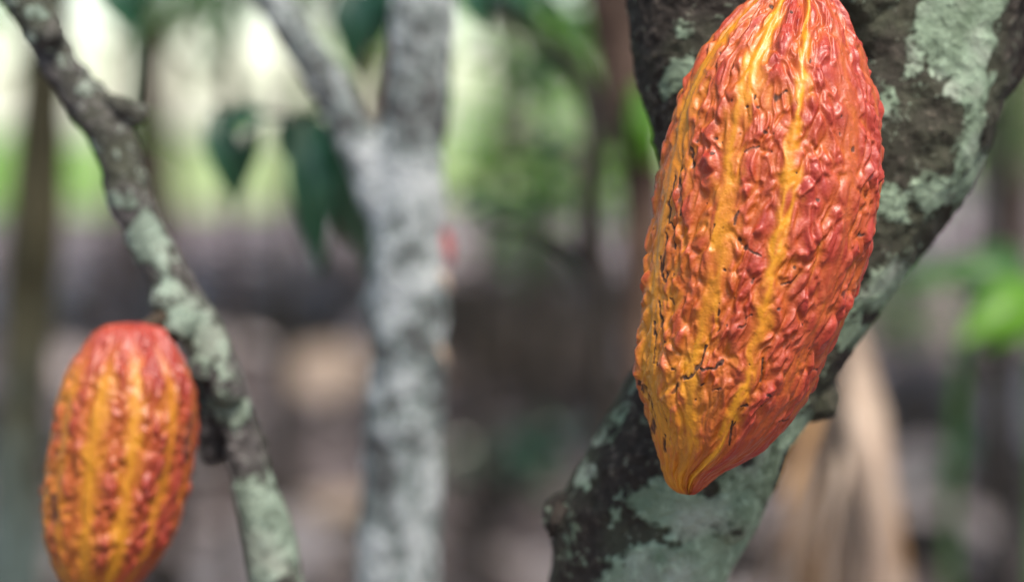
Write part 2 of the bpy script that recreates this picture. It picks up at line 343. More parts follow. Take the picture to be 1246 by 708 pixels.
keep(link('pod_stalk', tube_mesh('pod_stalk', P_, R_, nseg=20, wob=.2, wl=.01), M['stalk']), pod)
prof2 = [(392, 158, 158), (394, 128, 188), (398, 118, 197), (408, 108, 206), (425, 96, 216), (450, 80, 233), (475, 71, 242), (500, 65, 245), (526, 60, 244), (552, 56, 240), (602, 52, 228), (653, 54, 213), (680, 61, 197), (704, 71, 178), (722, 86, 158), (735, 100, 140), (741, 120, 120)]
st2 = [(S((392, -.0), (425, -.15), (500, -.27), (602, -.25), (740, -.2)), .16, .1, 1.), (S((392, .3), (450, .25), (550, .28), (650, .32), (740, .3)), .12, .1, 1.), (S((392, -.8), (740, -.76)), .09, .2, .75), (S((392, .8), (740, .82)), .08, .2, .7),
       (S((392, -1.3), (740, -1.25)), .1, .2, .8), (S((392, 1.35), (740, 1.35)), .08, .1, .4)]+[(S((0, a), (740, a)), .1, .3, .7) for a in (1.95, 2.55, 3.14, -2.55, -1.9)]
pod2 = empty('cacao_pod', 'smaller blurred orange and yellow striped cacao pod hanging from the thin branch at lower left', 'cacao pod', 'ripe cacao pods', tuple(at(158, 392, 1.0)))
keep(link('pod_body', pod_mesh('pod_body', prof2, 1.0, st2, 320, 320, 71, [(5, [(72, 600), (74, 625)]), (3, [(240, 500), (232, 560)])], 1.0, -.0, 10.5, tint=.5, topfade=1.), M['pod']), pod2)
P_, R_ = px_chain([(172, 402, 1.004, 9), (188, 392, 1.012, 9), (203, 382, 1.02, 12), (214, 376, 1.03, 15)], 10)
keep(link('pod_stalk', tube_mesh('pod_stalk', P_, R_, nseg=20, wob=.3, wl=.01), M['stalk']), pod2)
# ------------------------------------------------------------------ the big trunk (union of limbs, remeshed, roughened)
def blob(px, py, D, rpx):
    bm = bmesh.new(); bmesh.ops.create_icosphere(bm, subdivisions=3, radius=rpx*D/F); c = at(px, py, D)
    V = np.array([v.co[:] for v in bm.verts])+c; Fq = np.array([[v.index for v in f.verts] for f in bm.faces]); bm.free()
    return V, np.zeros((0, 4), int), Fq
def fused(name, chains, blobs, voxel, smooth=14):
    parts = []
    for K in chains:
        P, R = px_chain(K, 10); parts.append(tube(P, R, nseg=40))
    parts += [blob(*b) for b in blobs]
    V, Fs = merge(parts); me = bpy.data.meshes.new(name+'_raw'); me.from_pydata(V.tolist(), [], Fs); me.update()
    o = bpy.data.objects.new(name+'_raw', me); C.objects.link(o)
    m = o.modifiers.new('r', 'REMESH'); m.mode = 'VOXEL'; m.voxel_size = voxel; m.use_smooth_shade = True
    m2 = o.modifiers.new('s', 'SMOOTH'); m2.factor = .6; m2.iterations = smooth
    dg = bpy.context.evaluated_depsgraph_get(); out = bpy.data.meshes.new_from_object(o.evaluated_get(dg))
    bpy.data.objects.remove(o); bpy.data.meshes.remove(me); out.name = name
    return out
def rough_bark(me, layers, lich=(), base=0., spread=1.):
    n = len(me.vertices); V = np.empty(n*3, np.float32); me.vertices.foreach_get('co', V); V = V.reshape(-1, 3).astype(float)
    N = np.empty(n*3, np.float32); me.vertices.foreach_get('normal', N); N = N.reshape(-1, 3)
    h = 0
    for wl, amp, kind, seed in layers:
        Q = V/wl; Q = Q+.5*np.stack([noise(Q*.6+3, seed+50), noise(Q*.6+9, seed+51), noise(Q*.6+23, seed+52)], 1)
        x = noise(Q, seed)
        h = h+amp*((1-np.abs(x)*2.5) if kind == 'r' else (x*1.6 if kind == 'n' else np.where(x > 0.05, 1., 0.)*sstep(.05, .12, x)))
    X, Y, D = project(V)
    X = X+fbm(V*45, 3, 5)*26; Y = Y+fbm(V*45+7, 3, 6)*26
    f = np.full(n, base)
    for cx, cy, rx, ry, ang, a in lich:
        c, s = math.cos(math.radians(ang)), math.sin(math.radians(ang)); dx, dy = X-cx, Y-cy
        u = (dx*c+dy*s)/rx; w = (-dx*s+dy*c)/ry; g = 1-sstep(.55, 1.25, np.hypot(u, w))
        f = f+a*g*.7 if a < 0 else np.maximum(f, base+a*.66*g)
    f = f*spread; lift = sstep(.4, .7, f)
    V2 = V+N*(h*(1-.45*lift)+lift*.0011)[:, None]
    me.vertices.foreach_set('co', V2.astype(np.float32).ravel()); flt_attr(me, 'lichen', f)
    me.polygons.foreach_set('use_smooth', np.full(len(me.polygons), True)); me.update()
    return me
main = [(745, 3330, .99, 190), (738, 2700, .985, 135), (725, 1800, .98, 118), (740, 1100, .975, 112), (765, 800, .972, 104), (777, 708, .972, 101), (800, 629, .972, 106), (838, 560, .972, 106), (872, 490, .972, 104), (905, 420, .972, 108), (945, 350, .972, 112), (1000, 270, .972, 116),
        (1052, 180, .975, 130), (1097, 90, .975, 129), (1130, 0, .972, 120), (1160, -100, .97, 112), (1230, -500, .96, 95), (1250, -1100, .97, 80)]
limbL = [(930, 330, .972, 60), (890, 210, .962, 74), (868, 100, .957, 82), (856, 0, .955, 86), (850, -100, .955, 84), (790, -500, .97, 70), (700, -1200, 1.0, 55)]
limbR = [(1070, 190, .985, 70), (1140, 100, .985, 80), (1205, 12, .985, 74), (1290, -90, .985, 72), (1500, -500, .99, 60), (1700, -1000, 1.02, 45)]
blobs = [(1058, 40, .945, 46), (1040, -10, .94, 50), (692, 628, .972, 22), (992, 484, .968, 24), (1110, 240, .955, 36), (880, 620, .95, 36), (1125, -150, .93, 50)]
tree = empty('cacao_tree', 'thick forked cacao trunk with dark bark and pale green lichen behind the large pod', 'tree', None, tuple(at(745, 3330, .99)))
lich = [(1172, 28, 58, 60, 0, 1.15), (1172, 120, 34, 60, 15, .85), (1120, 320, 40, 20, -45, .7), (1000, 130, 40, 50, 0, .0), (1175, 150, 30, 85, 20, .9), (1150, 220, 36, 50, 40, .85), (1235, 110, 30, 70, 25, -.8), (1225, 20, 14, 60, 20, -.7), (1100, 150, 34, 50, 10, -.3), (1085, 250, 34, 26, 20, .75), (1062, 350, 42, 26, -45, .95), (1030, 395, 40, 22, -50, .8), (830, 92, 20, 34, 10, .8), (832, 30, 18, 14, 0, .62), (1075, 130, 14, 32, 0, .6), (1110, 60, 12, 20, 0, .5),
        (832, 618, 76, 34, 8, 1.15), (795, 702, 58, 34, -8, 1.15), (880, 665, 75, 70, 0, 1.1), (1150, 215, 34, 44, 30, .9), (900, 600, 34, 42, 30, .9), (860, 660, 60, 26, -35, .75), (930, 560, 18, 60, 25, .9), (960, 520, 20, 40, 30, .8), (895, 650, 24, 44, 25, .95), (775, 478, 10, 22, 30, .9), (752, 520, 9, 30, 30, .7), (722, 575, 10, 24, 25, .65), (745, 622, 12, 12, 0, .62), (880, 560, 20, 14, 0, .7), (700, 660, 14, 30, 10, .45),
        (1130, 170, 24, 62, 25, -.5), (1205, 120, 14, 60, 20, -.6), (1150, 285, 60, 12, -40, -.5), (850, 640, 60, 7, 5, -.35), (850, 598, 30, 12, 0, -.5),
        (700, 1200, 100, 260, 0, .7), (800, 2100, 80, 300, 0, .7)]
me = fused('trunk', [main, limbL, limbR], blobs, .0011)
rough_bark(me, [(.05, .0028, 'n', 3), (.018, .0016, 'r', 4), (.008, .0009, 'r', 8), (.0035, .0004, 'n', 12)], lich, .22)
keep(link('trunk', me, M['bark']), tree)
# peeling flap of bark beside the pod
def curl_sheet(name, path_px, width_px, mat, parent, curl=.6, seed=0, nw=8, cut=0.):
    S_ = catmull(path_px, 8); P = np.array([at(a, b, d) for a, b, d in S_]); D = S_[:, 2]
    T = np.gradient(P, axis=0); T /= np.linalg.norm(T, axis=1)[:, None]
    Wd = np.cross(T, FW); Wd /= np.linalg.norm(Wd, axis=1)[:, None]
    n = len(P); t = np.linspace(0, 1, n); w = np.interp(t, np.linspace(0, 1, len(width_px)), width_px)*D/F
    V = []
    for k in range(nw+1):
        x = (k/nw-.5)*2; off = Wd*(x*w*.5)[:, None]-FW*(curl*(1-x*x)*w*.5)[:, None]
        V.append(P+off)
    V = np.array(V).transpose(1, 0, 2).reshape(-1, 3); V = V+fbm(V/(w.max()*.8+1e-6), 2, seed)[:, None]*np.array([.3, .5, .3])*w.max()*.25
    i = np.arange(n-1)[:, None]*(nw+1); j = np.arange(nw)[None, :]
    Fq = np.stack([i+j, i+j+1, i+nw+2+j, i+nw+1+j], -1).reshape(-1, 4)
    me = mesh_np(name, V, Fq); o = link(name, me, mat)
    so = o.modifiers.new('t', 'SOLIDIFY'); so.thickness = .0008; so.offset = 0
    return keep(o, parent) if parent else o
curl_sheet('bark_flap', [(684, 614, .945), (676, 632, .94), (669, 655, .945)], [16, 12, 2], M['dark'], tree, -.6, 6)
# ------------------------------------------------------------------ leaves
def leaf_arrays(base, tip, width, nrm, droop=.15, fold=.25, n=10):
    base = np.asarray(base, float); tip = np.asarray(tip, float); d = tip-base; L = np.linalg.norm(d); d = d/L
    nrm = np.asarray(nrm, float); nrm = nrm-d*(nrm@d); nrm /= np.linalg.norm(nrm)+1e-9; s = np.cross(d, nrm)
    V = []
    for i in range(n+1):
        t = i/n; w = width*.5*(math.sin(math.pi*min(1, t**.85))**.8*(1-.35*t) if 0 < t < 1 else .02)
        c = base+d*L*t+nrm*droop*L*math.sin(math.pi*t)
        V += [c-s*w+nrm*fold*w, c-s*w*.5+nrm*fold*w*.35, c, c+s*w*.5+nrm*fold*w*.35, c+s*w+nrm*fold*w]
    V = np.array(V); i = np.arange(n)[:, None]*5; j = np.arange(4)[None, :]
    return V, np.stack([i+j, i+j+1, i+6+j, i+5+j], -1).reshape(-1, 4)
def leaf(name, b, t, wpx, mat, parent, nrm=None, droop=.12, fold=.3, n=12):
    B = at(*b); Tp = at(*t); V, Q = leaf_arrays(B, Tp, wpx*(b[2]+t[2])/2/F, -FW+.5*UP if nrm is None else nrm, droop, fold, n)
    o = link(name, mesh_np(name, V, Q), mat); return keep(o, parent)
def stem(name, K, mat, parent, **k):
    P, R = px_chain(K, 10); return keep(link(name, tube_mesh(name, P, R, **k), mat), parent)
# branch carrying the small pod
br = empty('cacao_branch', 'slender knotty branch with pale green lichen carrying the small pod', 'branch', None, tuple(at(380, 800, 1.03)))
chain = [(-60, -110, 1.035, 24), (32, -2, 1.03, 26), (58, 51, 1.03, 24), (88, 100, 1.03, 24), (118, 140, 1.03, 27), (140, 178, 1.03, 26), (155, 229, 1.03, 25), (176, 280, 1.03, 23), (203, 330, 1.03, 25), (232, 385, 1.03, 24), (262, 440, 1.03, 25), (285, 500, 1.03, 24), (300, 550, 1.03, 24), (312, 600, 1.03, 24), (327, 650, 1.03, 27), (336, 708, 1.03, 27), (360, 800, 1.03, 29), (390, 1100, 1.04, 34), (430, 1900, 1.06, 42), (440, 3180, 1.08, 60)]
me = fused('branch_wood', [chain, [(130, 160, 1.03, 22), (142, 140, 1.03, 20), (146, 134, 1.03, 28), (150, 124, 1.03, 28)], [(262, 430, 1.04, 20), (256, 500, 1.04, 20), (268, 560, 1.04, 18)]], [(245, 450, 1.025, 20), (200, 365, 1.02, 17), (215, 395, 1.02, 20), (278, 470, 1.02, 20), (62, 40, 1.02, 16)], .0011, 6)
rough_bark(me, [(.03, .0016, 'n', 23), (.012, .0012, 'r', 24), (.005, .0005, 'n', 28)],
           [(150, 240, 18, 10, 0, .7), (180, 290, 18, 40, -25, .95), (215, 345, 24, 14, 20, .8), (230, 400, 20, 45, -25, .9), (268, 430, 14, 40, -20, .7), (285, 500, 20, 26, -10, .95), (305, 620, 28, 40, -15, 1.), (340, 670, 20, 40, -15, .85), (45, 25, 12, 14, 0, .5), (105, 110, 10, 14, 0, .5), (310, 1200, 80, 200, 0, .8), (198, 370, 14, 18, 0, -.5), (300, 575, 22, 12, 0, -.5), (345, 700, 14, 14, 0, -.7), (250, 480, 12, 60, 0, -.6), (240, 400, 40, 60, -20, .7), (320, 650, 60, 80, 0, .8)], .22)
keep(link('branch_wood', me, M['twig']), br)
# ------------------------------------------------------------------ other trees near by
t2 = empty('young_tree', 'slim pale grey lichened trunk forking near the top, between the two pods', 'tree', None, tuple(at(485, 2900, 1.3)))
D = 1.3
ch = [(485, 2680, D, 95), (478, 1500, D, 62), (484, 900, D, 52), (484, 708, D, 49), (488, 550, D, 48), (496, 450, D, 46), (495, 350, D, 47), (496, 300, D, 42), (499, 200, D, 40), (509, 100, D, 36), (514, 0, D, 38), (520, -200, D, 38), (560, -900, D, 34), (600, -1800, D, 22)]
fk = [(490, 290, D, 26), (462, 232, D, 26), (436, 180, D, 24), (408, 120, D, 22), (370, 60, D, 22), (330, 0, D, 22), (270, -90, D, 22), (100, -500, D, 18), (-100, -1200, D, 12)]
me = fused('trunk', [ch, fk], [(452, 370, D, 18), (530, 440, D, 14), (450, 560, D, 16), (470, 160, D, 10)], .003, 8)
rough_bark(me, [(.03, .002, 'n', 33), (.012, .0012, 'r', 34)]); keep(link('trunk', me, M['grey']), t2)
leaf('young_leaf', (538, 278, 1.32), (550, 322, 1.31), 18, M['leaf_young'], t2)
leaf('bud', (536, 330, 1.29), (548, 356, 1.27), 12, M['dry'], t2); leaf('bud', (534, 420, 1.29), (546, 446, 1.27), 10, M['dry'], t2)
# dark leaves hanging from the fork
lt = empty('leafy_twig', 'dark green leaves drooping from a twig left of the pale grey trunk', 'leaves', None, tuple(at(400, 130, 1.45)))
stem('twig', [(412, 118, 1.34, 6), (380, 140, 1.42, 5), (330, 140, 1.48, 4), (262, 128, 1.5, 3)], M['dark'], lt, nseg=10)
for b, t, w in [((262, 130, 1.5), (286, 250, 1.5), 52), ((325, 140, 1.48), (262, 165, 1.5), 40), ((320, 150, 1.5), (282, 262, 1.52), 34), ((372, 140, 1.45), (390, 335, 1.45), 66), ((400, 135, 1.42), (425, 300, 1.5), 44), ((345, 150, 1.47), (410, 172, 1.47), 46),
                ((420, 150, 1.4), (455, 345, 1.5), 50), ((340, 145, 1.47), (352, 200, 1.5), 30)]:
    leaf('leaf', b, t, w, M['leaf_dark'], lt)
lt = empty('leafy_twig', 'dark leaves crossing the fork at the top of the pale grey trunk', 'leaves', None, tuple(at(470, -40, 1.5)))
stem('twig', [(560, -70, 1.5, 6), (500, -40, 1.5, 5), (430, -20, 1.5, 3)], M['dark'], lt, nseg=10)
for b, t, w in [((430, -20, 1.5), (432, 92, 1.5), 60), ((470, -30, 1.5), (455, 60, 1.52), 55), ((500, -30, 1.5), (440, 20, 1.5), 40), ((560, -40, 1.5), (590, 40, 1.5), 50), ((575, -60, 1.5), (655, 20, 1.5), 46)]:
    leaf('leaf', b, t, w, M['leaf_dark'], lt)
lt = empty('leafy_twig', 'thin green stem with one broad dark leaf at the upper left', 'leaves', None, tuple(at(163, 150, 1.35)))
stem('twig', [(152, -80, 1.35, 5), (163, 0, 1.35, 5), (166, 80, 1.35, 4), (160, 150, 1.35, 4)], M['leaf_dark'], lt, nseg=10)
leaf('leaf', (120, -50, 1.35), (170, 44, 1.35), 66, M['leaf_dark'], lt); leaf('leaf', (200, -60, 1.35), (158, 30, 1.35), 40, M['leaf_dark'], lt)
def simple_tree(name, label, K, mat, cat='tree', group=None, mats2=None, wob=.25):
    r = empty(name, label, cat, group, tuple(at(*K[0][:3])))
    P, R = px_chain(K, 10); keep(link('trunk', tube_mesh('trunk', P, R, nseg=20, wob=wob, wl=.08), mat), r)
    return r
t3 = empty('slim_tree', 'blurred olive brown trunk at the left edge with bluish lichen low down', 'tree', None, tuple(on_ground(15, 1500)))
P, R = px_chain([(10, 1630, 2.2, 46), (12, 1100, 2.2, 40), (18, 708, 2.2, 36), (24, 520, 2.2, 34), (31, 436, 2.2, 32), (42, 300, 2.2, 31), (54, 100, 2.2, 27), (62, -60, 2.2, 25), (80, -700, 2.2, 20), (90, -1500, 2.2, 12)], 10); keep(link('trunk', tube_mesh('trunk', P, R, nseg=24, wob=.25, wl=.1), M['olive']), t3)
t4 = simple_tree('slim_tree', 'brown leaning trunk just left of the large pod with a yellow green patch', [(860, 1700, 1.9, 44), (840, 1000, 1.9, 36), (800, 600, 1.9, 30), (780, 420, 1.9, 24), (782, 300, 1.9, 26), (780, 200, 1.9, 28), (765, 110, 1.9, 32), (745, 0, 1.9, 34), (730, -90, 1.9, 34), (650, -700, 1.9, 24), (600, -1500, 1.9, 14)], M['brown'])
P, R = px_chain([(790, 200, 1.868, 8), (786, 155, 1.862, 20), (778, 105, 1.868, 8)], 8); keep(link('moss_patch', tube_mesh('moss_patch', P, R, nseg=14, wob=.5, wl=.01), M['leaf_lime']), t4)
t5 = simple_tree('climbing_vine', 'thin dark crooked vine between the pale grey trunk and the large pod', [(750, 1700, 1.8, 16), (745, 900, 1.8, 13), (735, 500, 1.8, 12), (734, 370, 1.8, 15), (716, 280, 1.8, 14), (724, 200, 1.8, 15), (726, 150, 1.8, 15), (710, 100, 1.8, 15), (671, 59, 1.8, 13), (612, 15, 1.8, 12), (540, -60, 1.8, 10), (300, -500, 1.8, 7)], M['dark'], 'vine')
stem('side_shoot', [(722, 340, 1.8, 10), (690, 300, 1.82, 9), (640, 278, 1.85, 7), (590, 270, 1.9, 5)], M['dark'], t5, nseg=12)
for k, (x, D, r, top, lab) in enumerate([(282, 3.2, 9, 20, 'thin brown sapling trunk behind the drooping leaves, upper left'), (1222, 2.6, 13, -8, 'dark brown sapling trunk near the lower right corner'), (1160, 2.4, 7, 10, 'slender greenish stem under the bright leaves at right')]):
    gp = 160+1.1*F/D
    simple_tree('sapling', lab, [(x-6, gp, D, r*1.5), (x, (gp+160)/2, D, r*1.2), (x+4, 400, D, r), (x, 200, D, r*.9), (x+top*.4, -20, D, r*.9), (x+top*3, -500, D, r*.6)] if k != 2 else [(x, gp, D, r*1.5), (x-4, 700, D, r), (x+4, 500, D, r), (x+12, 400, D, r*.8), (x+20, 340, D, r*.6)], [M['brown'], M['dark'], M['leaf_mid']][k])
def cluster(label, px, py, D, ang, L, n, lpx, mat, seed, drop=.6):
    r = random.Random(seed); o = empty('leafy_twig', label, 'leaves', 'leafy twigs in the middle distance', tuple(at(px, py, D))); a = math.radians(ang)
    e = (px+L*math.cos(a), py-L*math.sin(a)); stem('twig', [(px, py, D, 4), ((px+e[0])/2, (py+e[1])/2-6, D+.03, 3), (e[0], e[1], D+.05, 1.5)], M['dark'], o, nseg=8)
    for q in range(n):
        t = .15+.85*q/(n-1); b = (px+(e[0]-px)*t, py+(e[1]-py)*t, D+.04); g = a+r.choice((-1, 1))*r.uniform(.4, 1.2); l = lpx*r.uniform(.7, 1.2)
        leaf('leaf', b, (b[0]+l*math.cos(g), b[1]-l*math.sin(g)*(1-drop)+l*drop*r.uniform(.5, 1), D+r.uniform(-.15, .15)), l*.38, M[mat], o, (r.uniform(-.6, .6), -.7, r.uniform(.2, 1)), .12, .3, 8)
cluster('lime green leaves at the top between the grey trunk and the brown leaning trunk', 620, -10, 3.2, -20, 110, 8, 60, 'leaf_lime', 1)
cluster('bright green leaves beside the brown leaning trunk, just below the top edge', 730, 50, 3.0, 200, 90, 7, 50, 'leaf_mid', 2)
cluster('dark leaves on the crooked vine at half of its visible height', 716, 190, 2.2, 170, 70, 6, 50, 'leaf_dark', 3)
cluster('green leaves along the side shoot of the crooked vine', 690, 262, 2.0, 165, 120, 9, 50, 'leaf_mid', 4)
cluster('pale green leaves between the grey trunk and the crooked vine', 560, 210, 3.0, 10, 90, 8, 46, 'leaf_lime', 5)
cluster('green leaves hanging right of the crooked vine, over the dark soil', 740, 300, 2.6, 100, 110, 8, 44, 'leaf_mid', 6)
cluster('thin dark leaves drooping at the top left between the two left trunks', 230, -30, 2.8, -60, 100, 7, 56, 'leaf_mid', 7)
cluster('green leaves hanging behind the fork of the pale grey trunk', 380, -10, 2.6, 190, 110, 8, 56, 'leaf_mid', 8)
cluster('dark leaves at the far left edge behind the olive brown trunk', -10, 20, 3.4, -10, 90, 7, 50, 'leaf_dark', 9)
cluster('small dark leaves on the dark ground below the drooping leaves', 640, 545, 3.4, 20, 60, 6, 46, 'leaf_dark', 10)
cluster('green leaves low at the right edge beside the sapling', 1140, 590, 2.6, 70, 60, 6, 40, 'leaf_dark', 11)
cluster('narrow green leaves across the bright gap left of the drooping leaves', 215, 60, 3.6, -35, 90, 9, 50, 'leaf_mid', 21, .3)
cluster('sparse green leaves at the top edge above the drooping leaves', 300, -15, 3.4, 195, 120, 9, 60, 'leaf_far', 22)
cluster('loose green leaves low in the gap between the two left trunks', 120, 150, 4.2, -10, 100, 8, 44, 'leaf_lime', 23)
cluster('pale green leaves at the upper left corner behind the thin branch', -20, 90, 4.4, 10, 110, 9, 50, 'leaf_far', 24)
cluster('crossing leafy twig between the pale grey trunk and the vine at the top', 560, 70, 2.6, -15, 130, 9, 52, 'leaf_mid', 25, .4)
cluster('dark leaves filling the top just right of the pale grey trunk', 560, -20, 2.2, -5, 110, 9, 54, 'leaf_dark', 26)
cluster('dark leaves behind the brown leaning trunk under the top edge', 700, -10, 2.6, -50, 80, 7, 50, 'leaf_dark', 27)
cluster('bright leaves right of the vine, beside the brown leaning trunk', 745, 190, 3.4, 100, 90, 8, 46, 'leaf_lime', 28)
cluster('brownish drooping leaves left of the vine, above the dark soil', 600, 150, 3.6, -20, 110, 8, 50, 'dry', 29, .3)
for x, D_, r_, tp, lb in [(345, 5.5, 13, 14, 'thin dark sapling right of the drooping leaves, far back'), (185, 6.5, 12, -10, 'thin dark sapling in the bright gap right of the branch knot'), (590, 5.0, 13, 22, 'thin dark sapling close right of the pale grey trunk'), (655, 7.5, 14, -14, 'thin dark sapling just left of the vine, far back'), (1190, 6.0, 14, 10, 'thin dark sapling above the lime leaves at the right')]:
    simple_tree('sapling', lb, [(x-5, 160+1.1*F/D_, D_, r_*1.3), (x, 300, D_, r_*.9), (x+tp, 100, D_, r_*.7), (x-tp*.5, -60, D_, r_*.6), (x+tp*2, -300, D_, r_*.4)], M['dark'], 'tree', 'saplings in the middle distance')
# bright leaves at the right
pl = empty('leafy_plant', 'plant with bright lime and dark green leaves at the right edge', 'plant', None, tuple(at(1246, 420, 1.9)))
stem('stem', [(1262, 1750, 1.9, 9), (1256, 900, 1.9, 7), (1262, 500, 1.9, 6), (1250, 330, 1.9, 4)], M['leaf_mid'], pl, nseg=10)
for b, t, w, m in [((1252, 335, 1.9), (1130, 330, 1.9), 50, 'leaf_mid'), ((1262, 345, 1.88), (1165, 420, 1.85), 60, 'leaf_lime'), ((1270, 370, 1.88), (1200, 425, 1.86), 50, 'leaf_lime'), ((1250, 310, 1.92), (1160, 350, 1.95), 60, 'leaf_mid'), ((1215, 330, 1.95), (1165, 440, 1.9), 34, 'leaf_dark'), ((1170, 335, 2.), (1092, 345, 2.), 40, 'leaf_mid')]:
    leaf('leaf', b, t, w, M[m], pl)
# dry banana leaves, bottom right
dr = empty('dry_banana_plant', 'pale tan and orange dried leaves hanging at the lower right behind the trunk', 'dried leaves', None, tuple(at(1070, 1900, 1.8)))
stem('stump', [(1075, 1960, 1.85, 60), (1065, 1300, 1.85, 46), (1040, 700, 1.87, 34), (1035, 480, 1.87, 24), (1020, 380, 1.87, 14)], M['dry_dark'], dr, nseg=20, wob=.3, wl=.05)
rr = random.Random(8)
strips = [(1034, 1090, 58, 'dry'), (1044, 1110, 36, 'dry'), (1040, 1072, 30, 'dry'), (1030, 1050, 20, 'dry_dark'), (1026, 1018, 16, 'dry'), (1000, 985, 40, 'dry_orange'), (1010, 955, 22, 'dry'), (1012, 925, 28, 'dry'), (1008, 900, 16, 'dry_dark'), (1036, 1104, 18, 'dry_orange'), (1000, 940, 14, 'dry_orange'), (1030, 1000, 14, 'dry'), (1040, 1120, 12, 'dry'), (1018, 990, 20, 'dry_dark')]
for q, (xa, xb, w, m) in enumerate(strips):
    ya = rr.uniform(385, 470)if xa > 1025 else rr.uniform(440, 520); yb = rr.uniform(740, 960); Dd = rr.uniform(1.70, 1.86); b = rr.uniform(-16, 16)
    curl_sheet('dry_leaf', [(xa, ya, 1.82), (xa*.6+xb*.4+b, ya+(yb-ya)*.3, Dd), (xa*.3+xb*.7-b*.4, ya+(yb-ya)*.62, Dd), (xb, yb, Dd+.03)], [w*.3, w*rr.uniform(.8, 1.1), w*rr.uniform(.7, 1.2), w*.7, w*.3], M[m], dr, rr.uniform(.15, .7), q, 8)
# ------------------------------------------------------------------ ground
s = NT('leaf_litter_soil'); n1 = s.noise(.55, 4, .6); n2 = s.noise(4, 4, .65); n3 = s.noise(22, 4)
c = s.ramp(n2, [(.34, (.045, .034, .034)), (.5, (.20, .16, .17)), (.64, (.42, .35, .36))]); c = s.mix(s.ramp(n1, [(.40, (.9, .9, .9)), (.55, (0, 0, 0))]), c, (.045, .036, .034))
def dark_patch(cx, cy, rx, ry):  # elliptical mask with a noisy edge, mixes a darker colour into the soil
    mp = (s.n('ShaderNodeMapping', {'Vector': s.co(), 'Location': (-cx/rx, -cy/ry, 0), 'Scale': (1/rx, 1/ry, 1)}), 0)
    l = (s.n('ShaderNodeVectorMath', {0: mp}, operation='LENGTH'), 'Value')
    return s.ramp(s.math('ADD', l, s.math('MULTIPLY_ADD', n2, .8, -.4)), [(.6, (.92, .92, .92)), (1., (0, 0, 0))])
c = s.mix(dark_patch(.15, 9.3, .7, 3.0), c, (.024, .018, .017)); c = s.mix(dark_patch(-1.35, 11.5, .7, 1.6), c, (.03, .023, .022)); c = s.mix(dark_patch(-.7, 6.9, .5, .9), c, (.03, .023, .022))
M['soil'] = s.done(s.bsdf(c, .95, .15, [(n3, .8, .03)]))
s = NT('sunny_grass'); n1 = s.noise(.3, 4); n2 = s.noise(3, 3)
M['grass'] = s.done(s.bsdf(s.mix(.5, s.ramp(n1, [(.35, (.10, .20, .035)), (.6, (.30, .30, .17))]), s.ramp(n2, [(.4, (.11, .24, .04)), (.6, (.31, .32, .18))])), .9, .1, [(n2, .5, .05)]))
n = 160; gx = np.sinh(np.linspace(-4.2, 4.2, n))/np.sinh(4.2)*600; gy = gx+6
XX, YY = np.meshgrid(gx, gy); ZZ = fbm(np.stack([XX.ravel()*.35, YY.ravel()*.35, 0*XX.ravel()], 1), 3, 90)*.05*(1-sstep(12, 30, np.hypot(XX, YY).ravel()))
ZZ = ZZ-.02*(np.hypot(XX, YY).ravel() < 3)
i = np.arange(n-1)[:, None]*n; j = np.arange(n-1)[None, :]
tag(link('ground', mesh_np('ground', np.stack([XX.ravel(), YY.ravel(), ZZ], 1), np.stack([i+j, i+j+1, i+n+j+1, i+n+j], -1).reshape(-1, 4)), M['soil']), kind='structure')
def patch(name, pts, z, mat):
    bm = bmesh.new(); bm.faces.new([bm.verts.new((*p[:2], z)) for p in pts]); me = bpy.data.meshes.new(name); bm.to_mesh(me); bm.free()
    return tag(link(name, me, mat), kind='structure')
rng = random.Random(5)
gp = [(-40, 34), (-9, 31), (-4.4, 32), (-1.5, 36), (3, 48), (14, 60), (60, 90), (60, 400), (-200, 400), (-200, 40)]
patch('grass', gp, .06, M['grass'])
def scatter_leaves(name, n, area, size, mat, label, seed, cat, z=.02, up=True):
    r = random.Random(seed); Vs = []; Qs = []; k = 0
    for _ in range(n):
        x, y = area(r); a = r.uniform(0, 6.28); L = size*r.uniform(.6, 1.5)*(2.1 if r.random() < .07 else 1); b = np.array([x, y, z+r.uniform(0, .03)])
        tp = b+np.array([math.cos(a)*L, math.sin(a)*L, r.uniform(-.01, .06)*L/.2]); V, Q = leaf_arrays(b, tp, L*.42, (r.uniform(-.4, .4), r.uniform(-.4, .4), 1), r.uniform(.05, .3), .3, 4)
        Vs.append(V); Qs.append(Q+k); k += len(V)
    o = link(name, mesh_np(name, np.vstack(Vs), np.vstack(Qs)), mat); tag(o, label, cat, kind='stuff')
def fan(y0, y1, dens=1.):
    def f(r):
        while True:
            y = y0+(y1-y0)*r.random()**1.5; x = r.uniform(-1, 1)*(y*.26+.4)
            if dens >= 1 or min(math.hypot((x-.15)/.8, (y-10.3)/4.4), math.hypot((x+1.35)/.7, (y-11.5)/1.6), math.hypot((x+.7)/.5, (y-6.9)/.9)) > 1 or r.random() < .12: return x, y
    return f
scatter_leaves('leaf_litter', 2600, fan(4.5, 22, .5), .20, M['litter'], 'pale dry fallen leaves scattered over the soil', 1, 'leaf litter')
scatter_leaves('leaf_litter', 3600, fan(4.5, 22), .22, M['litter_dark'], 'dark rotting fallen leaves scattered over the soil', 2, 'leaf litter')
